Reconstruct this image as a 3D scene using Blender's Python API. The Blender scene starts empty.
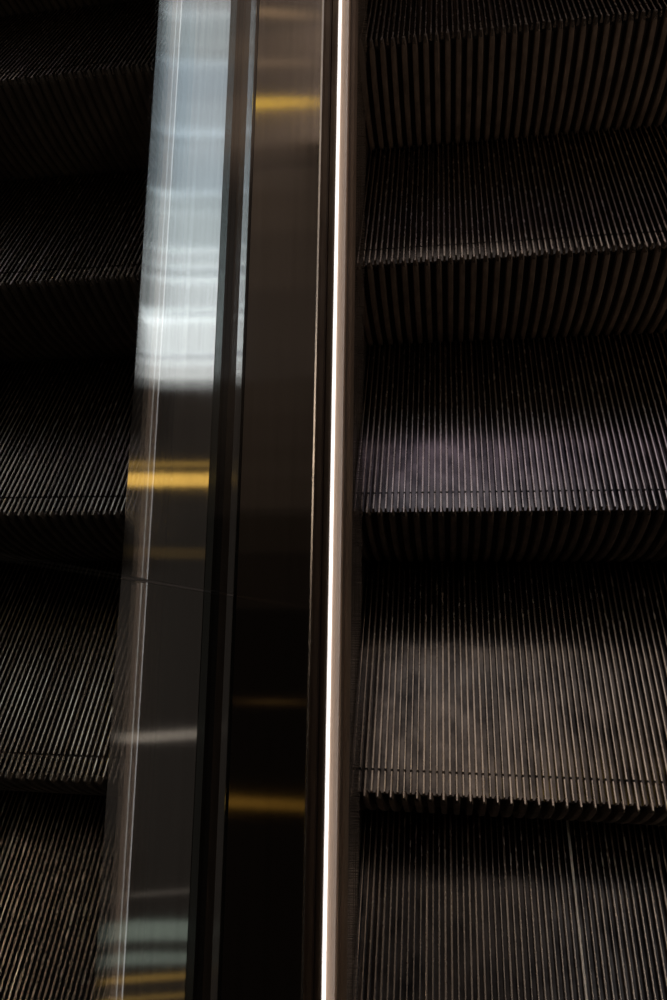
import bpy, bmesh, math
from mathutils import Vector, Matrix
S = bpy.context.scene
C = S.collection
R = math.radians

# ------------------------------------------------------------------ frame of reference
# x: across the escalators, y: the way they climb, z: up.  The line of the step edges climbs at SLOPE;
# a point of the balustrade is given as (x, h, s): h above that line (at right angles), s along it.
EYE = Vector((0.0, 0.0, 2.4))
SLOPE = 0.5236784
DIST = 1.07370577
UP_N = Vector((0, -math.sin(SLOPE), math.cos(SLOPE)))
ALONG = Vector((0, math.cos(SLOPE), math.sin(SLOPE)))
ORIGIN = EYE - UP_N * DIST
def P(x, h, s): return ORIGIN + UP_N * h + ALONG * s + Vector((x, 0, 0))
S0 = 0.572061580
S_LO, S_HI = -1.15, 2.1

# ------------------------------------------------------------------ helpers
def link(name, me, parent=None, mats=()):
    o = bpy.data.objects.new(name, me); C.objects.link(o)
    for m in mats: me.materials.append(m)
    if parent: o.parent = parent
    return o
def thing(name, label, cat, loc=(0, 0, 0), group=None):
    o = bpy.data.objects.new(name, None); C.objects.link(o)
    o.location = loc; o.empty_display_size = .05
    o['label'] = label; o['category'] = cat
    if group: o['group'] = group
    return o
def profile(name, pts, mats, parent, s0=S_LO, s1=S_HI, matidx=None, base=None, smooth=False):
    """closed cross-section (x, h) extruded along the slope; UV u runs across, v along"""
    bm = bmesh.new(); uv = bm.loops.layers.uv.new('UVMap')
    off = base if base else Vector((0, 0, 0))
    a = [bm.verts.new(P(x, h, s0) - off) for x, h in pts]
    b = [bm.verts.new(P(x, h, s1) - off) for x, h in pts]
    n = len(pts); acc = 0
    for i in range(n):
        j = (i + 1) % n
        L = math.dist(pts[i], pts[j])
        f = bm.faces.new((a[i], b[i], b[j], a[j]))
        for lp, (u, v) in zip(f.loops, ((acc, s0), (acc, s1), (acc + L, s1), (acc + L, s0))):
            lp[uv].uv = (u, v)
        f.smooth = smooth
        if matidx: f.material_index = matidx[i]
        acc += L
    bm.faces.new(a[::-1]); bm.faces.new(b)
    bmesh.ops.recalc_face_normals(bm, faces=bm.faces)
    me = bpy.data.meshes.new(name); bm.to_mesh(me); bm.free()
    return link(name, me, parent, mats)

# ------------------------------------------------------------------ materials
def newmat(name):
    m = bpy.data.materials.new(name); m.use_nodes = True
    nt = m.node_tree; nt.nodes.clear()
    out = nt.nodes.new('ShaderNodeOutputMaterial')
    return m, nt, out
def ramp(nt, fac, stops):
    r = nt.nodes.new('ShaderNodeValToRGB')
    while len(r.color_ramp.elements) < len(stops): r.color_ramp.elements.new(.5)
    for e, (p, c) in zip(r.color_ramp.elements, stops):
        e.position = p; e.color = (c[0], c[1], c[2], 1) if isinstance(c, tuple) else (c, c, c, 1)
    nt.links.new(fac, r.inputs[0]); return r.outputs[0]
def noise(nt, scale, vec=None, detail=3, rough=.5):
    n = nt.nodes.new('ShaderNodeTexNoise'); n.inputs['Scale'].default_value = scale
    n.inputs['Detail'].default_value = detail; n.inputs['Roughness'].default_value = rough
    if vec is not None: nt.links.new(vec, n.inputs['Vector'])
    return n.outputs['Fac']
def mapped(nt, src, scale):
    m = nt.nodes.new('ShaderNodeMapping'); m.inputs['Scale'].default_value = scale
    nt.links.new(src, m.inputs['Vector']); return m.outputs[0]

def brushed(name, col, r0=.085, r1=.115, aniso=1.0, bump=.006, streak=900):
    """stainless steel brushed along its length (UV u = across, v = along)"""
    m, nt, out = newmat(name)
    b = nt.nodes.new('ShaderNodeBsdfPrincipled')
    uv = nt.nodes.new('ShaderNodeUVMap'); uv.uv_map = 'UVMap'
    fine = noise(nt, 1, mapped(nt, uv.outputs[0], (streak, 2.5, 1)), 4, .65)
    coarse = noise(nt, 1, mapped(nt, uv.outputs[0], (90, 1.2, 1)), 3)
    mx = nt.nodes.new('ShaderNodeMath'); mx.operation = 'ADD'
    nt.links.new(fine, mx.inputs[0]); nt.links.new(coarse, mx.inputs[1])
    hv = nt.nodes.new('ShaderNodeMath'); hv.operation = 'MULTIPLY'; hv.inputs[1].default_value = .5
    nt.links.new(mx.outputs[0], hv.inputs[0])
    c = ramp(nt, hv.outputs[0], [(.3, tuple(x * .82 for x in col)), (.7, tuple(min(1, x * 1.1) for x in col))])
    nt.links.new(c, b.inputs['Base Color'])
    nt.links.new(ramp(nt, hv.outputs[0], [(.3, r0), (.7, r1)]), b.inputs['Roughness'])
    b.inputs['Metallic'].default_value = 1
    b.inputs['Anisotropic'].default_value = aniso
    t = nt.nodes.new('ShaderNodeTangent'); t.direction_type = 'UV_MAP'; t.uv_map = 'UVMap'
    nt.links.new(t.outputs[0], b.inputs['Tangent'])
    bp = nt.nodes.new('ShaderNodeBump'); bp.inputs['Strength'].default_value = bump; bp.inputs['Distance'].default_value = .0002
    nt.links.new(fine, bp.inputs['Height']); nt.links.new(bp.outputs[0], b.inputs['Normal'])
    nt.links.new(b.outputs[0], out.inputs[0]); return m

def metal(name, c0, c1, r0, r1, metallic=1.0, scale=(40, 40, 40), bump=.1, spec=.5):
    m, nt, out = newmat(name)
    b = nt.nodes.new('ShaderNodeBsdfPrincipled')
    tc = nt.nodes.new('ShaderNodeTexCoord')
    n = noise(nt, 1, mapped(nt, tc.outputs['Object'], scale), 5, .62)
    nt.links.new(ramp(nt, n, [(.32, c0), (.68, c1)]), b.inputs['Base Color'])
    nt.links.new(ramp(nt, n, [(.3, r1), (.7, r0)]), b.inputs['Roughness'])
    b.inputs['Metallic'].default_value = metallic
    b.inputs['Specular IOR Level'].default_value = spec
    if bump:
        n2 = noise(nt, 1, mapped(nt, tc.outputs['Object'], tuple(s * 12 for s in scale)), 3)
        bp = nt.nodes.new('ShaderNodeBump'); bp.inputs['Strength'].default_value = bump; bp.inputs['Distance'].default_value = .0004
        nt.links.new(n2, bp.inputs['Height']); nt.links.new(bp.outputs[0], b.inputs['Normal'])
    nt.links.new(b.outputs[0], out.inputs[0]); return m

M = {}
M['steel'] = brushed('brushed steel', (.60, .60, .60))
M['steel_deck'] = brushed('brushed steel deck', (.42, .345, .29), .085, .11)
M['steel_skirt'] = brushed('brushed steel skirt', (.52, .45, .40), .22, .34, .5)
M['bead'] = metal('polished bead', (.75, .68, .6), (.85, .78, .7), .18, .28, 1.0, (30, 30, 30), 0)
M['lip'] = metal('deck lip', (.30, .25, .2), (.38, .32, .27), .3, .4, 1.0, (30, 30, 30), 0)
M['clamp'] = brushed('satin clamp', (.30, .34, .34), .12, .16)
M['rubber'] = metal('rubber gasket', (.012, .011, .011), (.02, .018, .018), .5, .65, 0, (60, 60, 60), .05, .3)
M['channel'] = metal('dark channel', (.13, .095, .078), (.19, .145, .12), .35, .5, .5, (60, 10, 10), 0)
M['groove'] = metal('dark groove', (.24, .175, .13), (.34, .26, .20), .35, .5, .5, (60, 10, 10), 0)
M['ledge'] = metal('satin ledge', (.72, .52, .39), (.80, .59, .45), .4, .5, 0, (200, 6, 6), 0)
M['tread'] = metal('step casting', (.05, .048, .05), (.22, .195, .18), .12, .20, 1.0, (30, 22, 30), .15)
M['cleat_top'] = metal('worn cleat tops', (.70, .60, .51), (1, .88, .77), .20, .30, 1.0, (160, 26, 40), .03)
M['scratch'] = metal('fresh bright scratch', (1, .93, .84), (1, .97, .92), .34, .45, .6, (160, 26, 40), .05)
M['riser'] = metal('riser casting', (.12, .095, .078), (.24, .19, .155), .42, .6, .35, (70, 30, 30), .25)
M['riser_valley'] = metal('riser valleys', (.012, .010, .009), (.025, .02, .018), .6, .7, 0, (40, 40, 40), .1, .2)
M['bristle'] = metal('nylon bristles', (.09, .075, .064), (.15, .125, .105), .4, .55, 0, (30, 30, 30), 0)
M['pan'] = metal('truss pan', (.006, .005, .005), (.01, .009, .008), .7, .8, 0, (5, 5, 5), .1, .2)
def lamp_mat():
    m, nt, out = newmat('light strip lens')
    e = nt.nodes.new('ShaderNodeEmission'); e.inputs[0].default_value = (1, .97, .95, 1); e.inputs[1].default_value = 1.8
    nt.links.new(e.outputs[0], out.inputs[0]); return m
M['led'] = lamp_mat()
def glass_mat():
    m, nt, out = newmat('clear glass')
    t = nt.nodes.new('ShaderNodeBsdfTransparent'); t.inputs[0].default_value = (.93, .95, .94, 1)
    g = nt.nodes.new('ShaderNodeBsdfGlossy'); g.inputs['Roughness'].default_value = .0
    f = nt.nodes.new('ShaderNodeFresnel'); f.inputs[0].default_value = 1.45
    ge = nt.nodes.new('ShaderNodeNewGeometry'); mr = nt.nodes.new('ShaderNodeMapRange')
    mr.inputs['To Min'].default_value = 1.45; mr.inputs['To Max'].default_value = 1 / 1.45   # both faces of the pane reflect alike
    nt.links.new(ge.outputs['Backfacing'], mr.inputs['Value']); nt.links.new(mr.outputs[0], f.inputs[0])
    x = nt.nodes.new('ShaderNodeMixShader')
    nt.links.new(f.outputs[0], x.inputs[0]); nt.links.new(t.outputs[0], x.inputs[1]); nt.links.new(g.outputs[0], x.inputs[2])
    nt.links.new(x.outputs[0], out.inputs[0]); return m
M['glass'] = glass_mat()
M['glass_edge'] = metal('ground glass edge', (.10, .10, .085), (.16, .15, .13), .4, .5, 0, (50, 50, 50), 0)

# ------------------------------------------------------------------ escalator steps
PITCH = 1.0 / 110
DEPTH = .397
CUT0, CUT1 = .036, .0395
def prism(bm, sec, y0, y1, mats):
    """sec: list of (x, z); closed solid from y0 to y1"""
    a = [bm.verts.new((x, y0, z)) for x, z in sec]; b = [bm.verts.new((x, y1, z)) for x, z in sec]
    n = len(sec)
    for i in range(n):
        j = (i + 1) % n
        f = bm.faces.new((a[i], a[j], b[j], b[i])); f.material_index = mats[i]
    f = bm.faces.new(a[::-1]); f.material_index = mats[-1] if len(mats) == n else mats[n]
    f = bm.faces.new(b); f.material_index = 0
def cleat_sec(cx, jit=0):
    w = .0014 + jit
    return [(cx - .0022, -.0112), (cx + .0022, -.0112), (cx + w, -.0007), (cx + w * .55, 0), (cx - w * .55, 0), (cx - w, -.0007)]
CM = [0, 0, 1, 1, 1, 0, 1]
def hsh(i, k=0): return (math.sin(i * 127.1 + k * 311.7) * 43758.5453) % 1.0
def tread_mesh(front, scratched=None):
    bm = bmesh.new()
    y0, y1 = (0.0085, CUT0) if front else (CUT1, DEPTH)
    prism(bm, [(0, -.016), (1, -.016), (1, -.0095), (0, -.0095)], y0 if front else CUT0, y1, [0, 0, 0, 0])
    for i in range(110):
        cx = (i + .5) * PITCH
        ya = y0
        if front: ya = 0.0 if i % 2 == 0 else .0075
        prism(bm, cleat_sec(cx, (hsh(i) - .5) * .0006 if i != scratched else .0006), ya, y1, CM if i != scratched else [0, 0, 2, 2, 2, 0, 2])
    bmesh.ops.recalc_face_normals(bm, faces=bm.faces)
    me = bpy.data.meshes.new('front_cleat_strip' if front else 'tread'); bm.to_mesh(me); bm.free()
    me.materials.append(M['tread']); me.materials.append(M['cleat_top']); me.materials.append(M['scratch']); return me
def riser_mesh():
    bm = bmesh.new(); RAD = .404; N = 14; TH = math.asin(.208 / RAD)
    def pt(x, d, th):    # d: depth behind the rib faces
        r = RAD - d
        return (x, RAD - r * math.cos(th), -r * math.sin(th))
    def sweep(sec, mats, t0=0.0):
        rows = []
        for k in range(N + 1):
            th = t0 + (TH - t0) * k / N
            rows.append([bm.verts.new(pt(x, d, th)) for x, d in sec])
        n = len(sec)
        for k in range(N):
            for i in range(n):
                j = (i + 1) % n
                f = bm.faces.new((rows[k][i], rows[k][j], rows[k + 1][j], rows[k + 1][i])); f.material_index = mats[i]; f.smooth = False
        bm.faces.new(rows[0]); bm.faces.new(rows[-1][::-1])
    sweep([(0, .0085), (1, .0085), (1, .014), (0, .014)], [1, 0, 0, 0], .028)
    for i in range(55):
        cx = (2 * i + .5) * PITCH
        # each rib starts as narrow as its cleat and widens below the edge
        rows = []
        for k in range(N + 3):
            th = (0.0018, .012, .034)[k] if k < 3 else .034 + (TH - .034) * (k - 2) / N
            w = (.0013, .0018, .0036)[k] if k < 3 else .0040
            rows.append([bm.verts.new(pt(cx + dx, d, th)) for dx, d in ((-w, .0006), (-w * .6, 0), (w * .6, 0), (w, .0006), (w + .0012, .010), (-w - .0012, .010))])
        for k in range(N + 2):
            for i2 in range(6):
                j = (i2 + 1) % 6
                bm.faces.new((rows[k][i2], rows[k][j], rows[k + 1][j], rows[k + 1][i2]))
        bm.faces.new(rows[0]); bm.faces.new(rows[-1][::-1])
    bmesh.ops.recalc_face_normals(bm, faces=bm.faces)
    me = bpy.data.meshes.new('riser'); bm.to_mesh(me); bm.free()
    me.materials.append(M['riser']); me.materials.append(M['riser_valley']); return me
ME_T, ME_F, ME_R = tread_mesh(False), tread_mesh(True), riser_mesh()
ME_TS = tread_mesh(False, 35)
X_RIGHT, X_LEFT = -.1408, -1.5045
RL = {-2: 'grooved step of the right escalator, above the one cut by the top edge',
      -1: 'right escalator step cut by the top edge, tall brown ribbed riser below it',
      0: 'second grooved step from the top of the right escalator, dim tread with bright front edge',
      1: 'middle step of the right escalator, tread tinted violet near its front edge',
      2: 'fourth grooved step from the top of the right escalator, brightest, warm grey worn tread',
      3: 'lowest step of the right escalator, with one bright scratch line on its tread'}
LL = {-2: 'topmost dark step of the left escalator, above the one in the top left corner',
      -1: 'dark step of the left escalator in the top left corner, faint glints along its edge',
      0: 'second dark grooved step from the top of the left escalator, almost black',
      1: 'middle dark grooved step of the left escalator beside the yellow reflection on the steel panel',
      2: 'fourth dark grooved step from the top of the left escalator, beside the pale reflected line',
      3: 'lowest dark grooved step of the left escalator, in the bottom left corner'}
proto = None
for side, x0, labels, grp in (('r', X_RIGHT, RL, 'steps of the right escalator'), ('l', X_LEFT, LL, 'steps of the left escalator')):
    for k in range(-2, 4):
        loc = P(x0, 0, S0 - .4 * k)
        if proto is None:
            root = thing('escalator_step', labels[k], 'escalator step', loc, grp)
            for nm, me in (('tread', ME_T), ('front_cleat_strip', ME_F), ('riser', ME_R)):
                link(nm, me, root)
            proto = root
        else:
            root = proto.copy(); C.objects.link(root); root.location = loc
            root['label'] = labels[k]; root['group'] = grp
            for ch in list(proto.children):
                c = ch.copy(); C.objects.link(c); c.parent = root
                if side == 'r' and k == 3 and ch.name.startswith('tread'): c.data = ME_TS

# ------------------------------------------------------------------ balustrades between the two escalators
bl = thing('balustrade', 'wide brushed steel balustrade panel with glass above it, beside the dark left escalator', 'escalator balustrade', P(-.42, -.14, .4))
B = bl.location.copy()
T = .0025
profile('skirt_panel', [(-.4995, -.14), (-.4990, .0), (-.4975, .0012), (-.4950, -.002), (-.4930, -.14)], [M['steel']], bl, base=B)
profile('inner_deck', [(-.4975, .0014), (-.3245, .1195), (-.3240, .118), (-.3240, .110), (-.4945, -.002)], [M['steel']], bl, base=B)
profile('glass_clamp', [(-.3238, .1185), (-.3234, .1196), (-.3125, .1246), (-.3110, .1200), (-.3110, .06), (-.3238, .06)], [M['clamp']], bl, base=B)
profile('gasket', [(-.3110, .06), (-.3110, .112), (-.3055, .112), (-.3055, .06)], [M['rubber']], bl, base=B)
for a, b in ((S_LO, .0400), (.0430, S_HI)):
    g = profile('glass_panel', [(-.2802, .1122), (-.2802, .80), (-.2765, .80), (-.2765, .1122)], [M['glass'], M['glass_edge']], bl, a, b, base=B)
    for f in g.data.polygons:
        if len(f.vertices) == 4 and abs(f.normal.x) < .1: f.material_index = 1

dc = thing('deck_cover', 'long dark brushed steel deck cover running between the two escalators, left of the light strip', 'deck cover', P(-.24, .05, .4))
B2 = dc.location.copy()
profile('outer_channel', [(-.3054, .06), (-.3054, .110), (-.2912, .110), (-.2912, .06)], [M['channel']], dc, base=B2)
profile('edge_trim', [(-.2915, .1195), (-.2913, .1215), (-.2812, .1268), (-.2806, .1268), (-.2806, .105), (-.2910, .105)], [M['steel']], dc, base=B2)
profile('top_panel', [(-.2762, .1270), (-.1785, .1270), (-.1785, .10), (-.2762, .10)], [M['steel_deck']], dc, base=B2)
profile('edge_trim', [(-.1784, .1276), (-.1777, .1276), (-.1757, .1266), (-.1757, .1255), (-.1762, .1250), (-.1762, .10), (-.1784, .10)], [M['bead']], dc, base=B2)

br = thing('balustrade', 'narrow beige ledge with a glowing white light strip, beside the right escalator\'s steps', 'escalator balustrade', P(-.15, -.14, .4))
B3 = br.location.copy()
profile('channel', [(-.1761, .08), (-.1761, .104), (-.1700, .104), (-.1690, .109), (-.1668, .109), (-.1660, .104), (-.1575, .104), (-.1575, .08)],
        [M['groove'], M['channel']], br, base=B3, matidx=[0, 0, 0, 1, 0, 0, 0, 0])
profile('ledge', [(-.1494, .1222), (-.1455, .1226), (-.1425, .1238), (-.1398, .1258), (-.1374, .1286), (-.1364, .1284), (-.1362, .118), (-.1494, .105)], [M['ledge']], br, base=B3)
profile('skirt_panel', [(-.1428, -.30), (-.1428, .1178), (-.1470, .1178), (-.1470, -.30)], [M['steel_skirt']], br, base=B3)
hold = profile('brush_holder', [(-.1427, .030), (-.1427, .046), (-.1385, .046), (-.1350, .041), (-.1350, .034), (-.1385, .030)], [M['groove']], br, base=B3)
bmb = bmesh.new(); nb = 2300
for i in range(nb):
    sc = S_LO + (S_HI - S_LO) * (i + .5) / nb + (hsh(i) - .5) * .0006
    tip = -.1200 - hsh(i, 1) * .0022; dh = (hsh(i, 2) - .5) * .002; ds = (hsh(i, 3) - .5) * .0012; hw = .00045
    vs = [bmb.verts.new(P(x, h + e, sc + q + w) - B3) for x, h, q in ((-.1360, .0375, 0), (tip, .0355 + dh, ds)) for e, w in ((0, -hw), (.0006, 0), (0, hw))]
    for f in ((0, 1, 4, 3), (1, 2, 5, 4), (2, 0, 3, 5), (0, 2, 1), (3, 4, 5)): bmb.faces.new([vs[j] for j in f])
bmesh.ops.recalc_face_normals(bmb, faces=bmb.faces)
bme = bpy.data.meshes.new('brush_bristles'); bmb.to_mesh(bme); bmb.free()
br_o = link('brush_bristles', bme, br, [M['bristle']]); br_o['kind'] = 'stuff'


hs = profile('light_strip', [(-.1565, .085), (-.1565, .1304), (-.1532, .1304), (-.1529, .111), (-.1495, .111), (-.1495, .085)], [M['groove']], br, base=B3)
ln = profile('lens', [(-.1528, .112), (-.1528, .1258), (-.1502, .1263), (-.1496, .1256), (-.1496, .112)], [M['led']], hs, base=B3)
hs['label'] = 'thin glowing white light strip'; ln['label'] = 'glowing white lens'

# ------------------------------------------------------------------ the dark pan of the truss under the steps
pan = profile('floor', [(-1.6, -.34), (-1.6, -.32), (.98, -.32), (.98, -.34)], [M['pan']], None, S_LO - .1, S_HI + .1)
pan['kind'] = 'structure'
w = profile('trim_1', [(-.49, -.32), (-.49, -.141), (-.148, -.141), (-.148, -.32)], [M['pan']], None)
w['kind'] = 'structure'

# ------------------------------------------------------------------ camera
cam = bpy.data.cameras.new('camera'); co = bpy.data.objects.new('camera', cam); C.objects.link(co)
rows = [[0.9881983261780078, 0.09011322534877994, -0.12386958769699524], [0.010750845623405725, 0.7658593273917275, 0.64291827627271], [0.15280211862852325, -0.6366624672967073, 0.755852112041968]]
mw = Matrix(rows).transposed().to_4x4(); mw.translation = EYE
co.matrix_world = mw
cam.sensor_fit = 'VERTICAL'; cam.sensor_height = 36; cam.lens = 734.07 * 36 / 1000
cam.clip_start = .01
cam.dof.use_dof = True; cam.dof.focus_distance = 1.12; cam.dof.aperture_fstop = 5.6
S.camera = co

# ------------------------------------------------------------------ light: the lamps and lit windows of the hall around the escalators, plus added fill lights
def lamp(name, az, el, dist, wdt, hgt, col, L, roll=0, ref=None, spread=180):
    """rectangular lamp seen from the escalator in direction (az from +y towards +x, el), radiance L"""
    d = Vector((math.sin(R(az)) * math.cos(R(el)), math.cos(R(az)) * math.cos(R(el)), math.sin(R(el))))
    li = bpy.data.lights.new(name, 'AREA'); li.shape = 'RECTANGLE'; li.size = wdt; li.size_y = hgt
    li.color = col; li.energy = L * wdt * hgt * math.pi; li.spread = R(spread)
    o = bpy.data.objects.new(name, li); C.objects.link(o)
    base = ref if ref else EYE - Vector((0, 0, .9))
    o.location = base + d * dist
    q = (-d).to_track_quat('-Z', 'Y'); o.rotation_euler = (q.to_matrix() @ Matrix.Rotation(R(roll), 3, 'Z')).to_euler()
    return o
def wall_lamp(name, y0, y1, z, length, col, L, lean, x=-5.0):
    """lit window or sign of the far left side of the hall, facing the escalators; leaned so that its reflected band lies straight across the steel"""
    li = bpy.data.lights.new(name, 'AREA'); li.shape = 'RECTANGLE'; li.size = abs(y1 - y0) * math.cos(R(lean)); li.size_y = length
    li.color = col; li.energy = L * li.size * li.size_y * math.pi
    o = bpy.data.objects.new(name, li); C.objects.link(o)
    o.location = EYE + Vector((x, (y0 + y1) / 2, z))
    o.rotation_euler = (Matrix.Rotation(R(lean), 3, 'X') @ Matrix(((0, 0, -1), (-1, 0, 0), (0, 1, 0)))).to_euler()
def ceiling_lamp(name, x0, x1, y0, y1, col, L, z=2.5, turn=0.0):
    """lamp or lit panel in the ceiling over the escalators, facing down"""
    li = bpy.data.lights.new(name, 'AREA'); li.shape = 'RECTANGLE'; li.size = x1 - x0; li.size_y = y1 - y0
    li.color = col; li.energy = L * li.size * li.size_y * math.pi
    o = bpy.data.objects.new(name, li); C.objects.link(o)
    o.location = EYE + Vector(((x0 + x1) / 2, (y0 + y1) / 2, z)); o.rotation_euler = (0, 0, R(turn))
GOLD = (1, .56, .11); WARM = (1, .78, .6); COOL = (.82, .93, 1)
WIN = ((6.2, 5.25, (1, .86, .76), .75), (5.25, 5.08, (.9, .95, 1), .66), (5.08, 4.80, (.84, .94, 1), .72), (4.80, 4.66, (.82, .93, 1), .62),
       (4.66, 4.30, (.75, .88, 1), .80), (4.30, 4.05, (.76, .89, 1), .86), (4.05, 3.95, (.76, .89, 1), .80), (3.95, 3.55, (.78, .90, 1), .92),
       (3.55, 3.42, (.84, .94, 1), .86), (3.42, 3.10, (.86, .95, 1), .98), (3.10, 2.98, (.9, .96, 1), 1.1), (2.98, 2.88, (.88, .95, 1), .95),
       (2.88, 2.64, (.92, .97, 1), 1.45), (2.64, 2.58, (.9, .96, 1), 1.2), (2.58, 2.31, (.95, .98, 1), 1.6), (2.31, 2.25, (.9, .95, 1), .75), (2.25, 2.14, (1, 1, 1), 1.15), (2.14, 2.08, (.9, .9, .9), .45))
for i, (y1, y0, col, L) in enumerate(WIN):
    ym = (y0 + y1) / 2
    wall_lamp('window', y0 - .035, y1 + .035, -.87 + ym * .5 - .015 * max(0, ym - 4), 3.2, col, L * (1.38 if ym > 2.9 else 1.22), 29 - ym * 2.3, x=-5 - .02 * (i % 2))
wall_lamp('lit sign', 1.455, 1.565, -.40, 2.4, GOLD, 1.9, 26.5)
wall_lamp('lit sign', 1.60, 1.635, -.34, 2.4, GOLD, .7, 26)
wall_lamp('lit sign', .88, .97, -.5, .9, GOLD, .07, 28.5)
wall_lamp('tube lamp', -.18, -.11, -1.33, 2.2, (1, .82, .68), .45, 27)
wall_lamp('tube lamp', -1.08, -1.05, -1.85, 2.2, (1, .82, .68), .12, 29)
wall_lamp('shop light', -1.33, -1.18, -1.98, 2.2, (.86, 1, .84), .30, 34)
wall_lamp('shop light', -1.46, -1.37, -2.06, 2.2, (.86, 1, .84), .26, 34)
wall_lamp('shop sign', -1.55, -1.51, -2.12, 2.2, GOLD, .45, 31)
wall_lamp('shop sign', -1.64, -1.61, -2.2, 2.2, GOLD, .40, 31)
wall_lamp('dim fill panel', -3, 4.0, -.7, 6.0, (1, .8, .68), .028, 28, x=-5.3)  # unseen glowing sheet added behind the windows to lift the dark reflections
for y0, y1, L in ((1.9, 2.6, .03), (1.6, 1.9, .02), (1.3, 1.6, .02), (1.0, 1.3, .10), (.7, 1.0, .07), (.35, .7, .045), (0, .35, .037), (-.3, 0, .036), (-.6, -.3, .040), (-.9, -.6, .018), (-1.3, -.9, .009)):
    ceiling_lamp('ceiling glow', -1.55, -.62, y0, y1, (1, .78, .62), L * 1.2)
ceiling_lamp('yellow lamp', -1.9, -.62, 1.60, 1.645, (1, .68, .06), 3.2, 2.42, -3)
ceiling_lamp('yellow lamp', -2.2, -.75, -2.87, -2.78, (1, .58, .1), .5, 2.42)
ceiling_lamp('yellow lamp', -1.3, -1.05, -1.98, -1.94, (1, .6, .2), .25, 2.42)
ceiling_lamp('warm lamp', -1.9, -.62, 2.04, 2.075, (1, .72, .42), .9, 2.42, -9)
ceiling_lamp('warm lamp', -1.9, -.62, 1.79, 1.82, (1, .75, .5), .5, 2.42, -4)
ceiling_lamp('ceiling glow', .6, 3, .2, 1.20, (.90, .94, 1), .15)
ceiling_lamp('ceiling glow', .1, .6, .2, 1.20, (1, .88, .82), .075)
for y0, y1, L in ((0, .2, .058), (-.2, 0, .044), (-.4, -.2, .032), (-.65, -.4, .02)):  # dimming strips added to soften the edge of light mirrored in the deck
    ceiling_lamp('ceiling glow', .1, 3, y0, y1, (1, .85, .76), L)
ceiling_lamp('ceiling glow', .15, 3, 1.20, 1.27, (1, .88, .82), .13)  # this and the next two are added as a brightness ramp, not separate fixtures
ceiling_lamp('ceiling glow', .15, 3, 1.27, 1.34, (1, .86, .78), .19)
ceiling_lamp('ceiling glow', .15, 3, 1.34, 1.41, (1, .84, .74), .27)
ceiling_lamp('ceiling glow', -.6, .15, .2, 1.41, (1, .85, .75), .04)
ceiling_lamp('ceiling glow', -.6, 3, 1.41, 1.66, (1, .84, .72), 0.475)
ceiling_lamp('ceiling glow', -.6, 3, 1.66, 1.80, (1, .86, .78), 0.338)
ceiling_lamp('ceiling glow', -.6, 3, 1.80, 1.92, (1, .84, .72), 0.450)
ceiling_lamp('ceiling glow', -.6, 3, 1.92, 2.12, (1, .88, .82), 0.312)
ceiling_lamp('ceiling glow', -.6, 3, 2.12, 2.22, (1, .84, .72), 0.425)
ceiling_lamp('ceiling glow', -.6, 3, 2.22, 2.40, (.9, .92, 1), 0.250)
ceiling_lamp('ceiling glow', -.6, 3, 2.40, 2.7, (1, .84, .72), 0.375)
ceiling_lamp('ceiling glow', -.6, 3, 3.0, 3.65, (.85, .88, 1), 0.540)
ceiling_lamp('ceiling glow', -.6, 4, 3.65, 4.5, (.92, .76, 1), 0.423)
ceiling_lamp('ceiling glow', -.6, 3, 5.6, 6.75, (1, .88, .8), .50)
ceiling_lamp('ceiling glow', -.6, 4, 6.75, 7.6, (1, .88, .8), .2)
ceiling_lamp('ceiling glow', .3, 6, 10, 12.5, (1, .85, .7), .4)
W = bpy.data.worlds.new('world'); S.world = W; W.use_nodes = True
W.node_tree.nodes['Background'].inputs[0].default_value = (.0050, .0040, .0034, 1)
W.node_tree.nodes['Background'].inputs[1].default_value = 1.0
d = Vector((1.3, 0, 1.9)); q = Vector((.2, 0, -1))
o = lamp('warm lamp', math.degrees(math.atan2(d.x, d.y)), math.degrees(math.atan2(d.z, d.x)), d.length, 5.0, .4, (1, .8, .62), .25, ref=EYE + q, spread=36)  # unseen side light added for glints on cleat tops and deck lip, narrowed rightwards
li = bpy.data.lights.new('riser fill spot', 'SPOT'); li.energy = 17; li.color = (1, .76, .58); li.shadow_soft_size = .06  # unseen spot added to brighten the upper right risers, aimed to spare the left
li.spot_size = R(54); li.spot_blend = 1.0
o = bpy.data.objects.new('riser fill spot', li); C.objects.link(o); o.location = EYE + Vector((1.3, -.1, .45))
o.rotation_euler = (Vector((.5, 1.25, -.35)) - Vector((1.3, -.1, .45))).to_track_quat('-Z', 'Y').to_euler()
S.view_settings.view_transform = 'Standard'; S.view_settings.look = 'None'
S.view_settings.exposure = 0; S.view_settings.gamma = 1; S.view_settings.use_curve_mapping = False
S.render.film_transparent = False
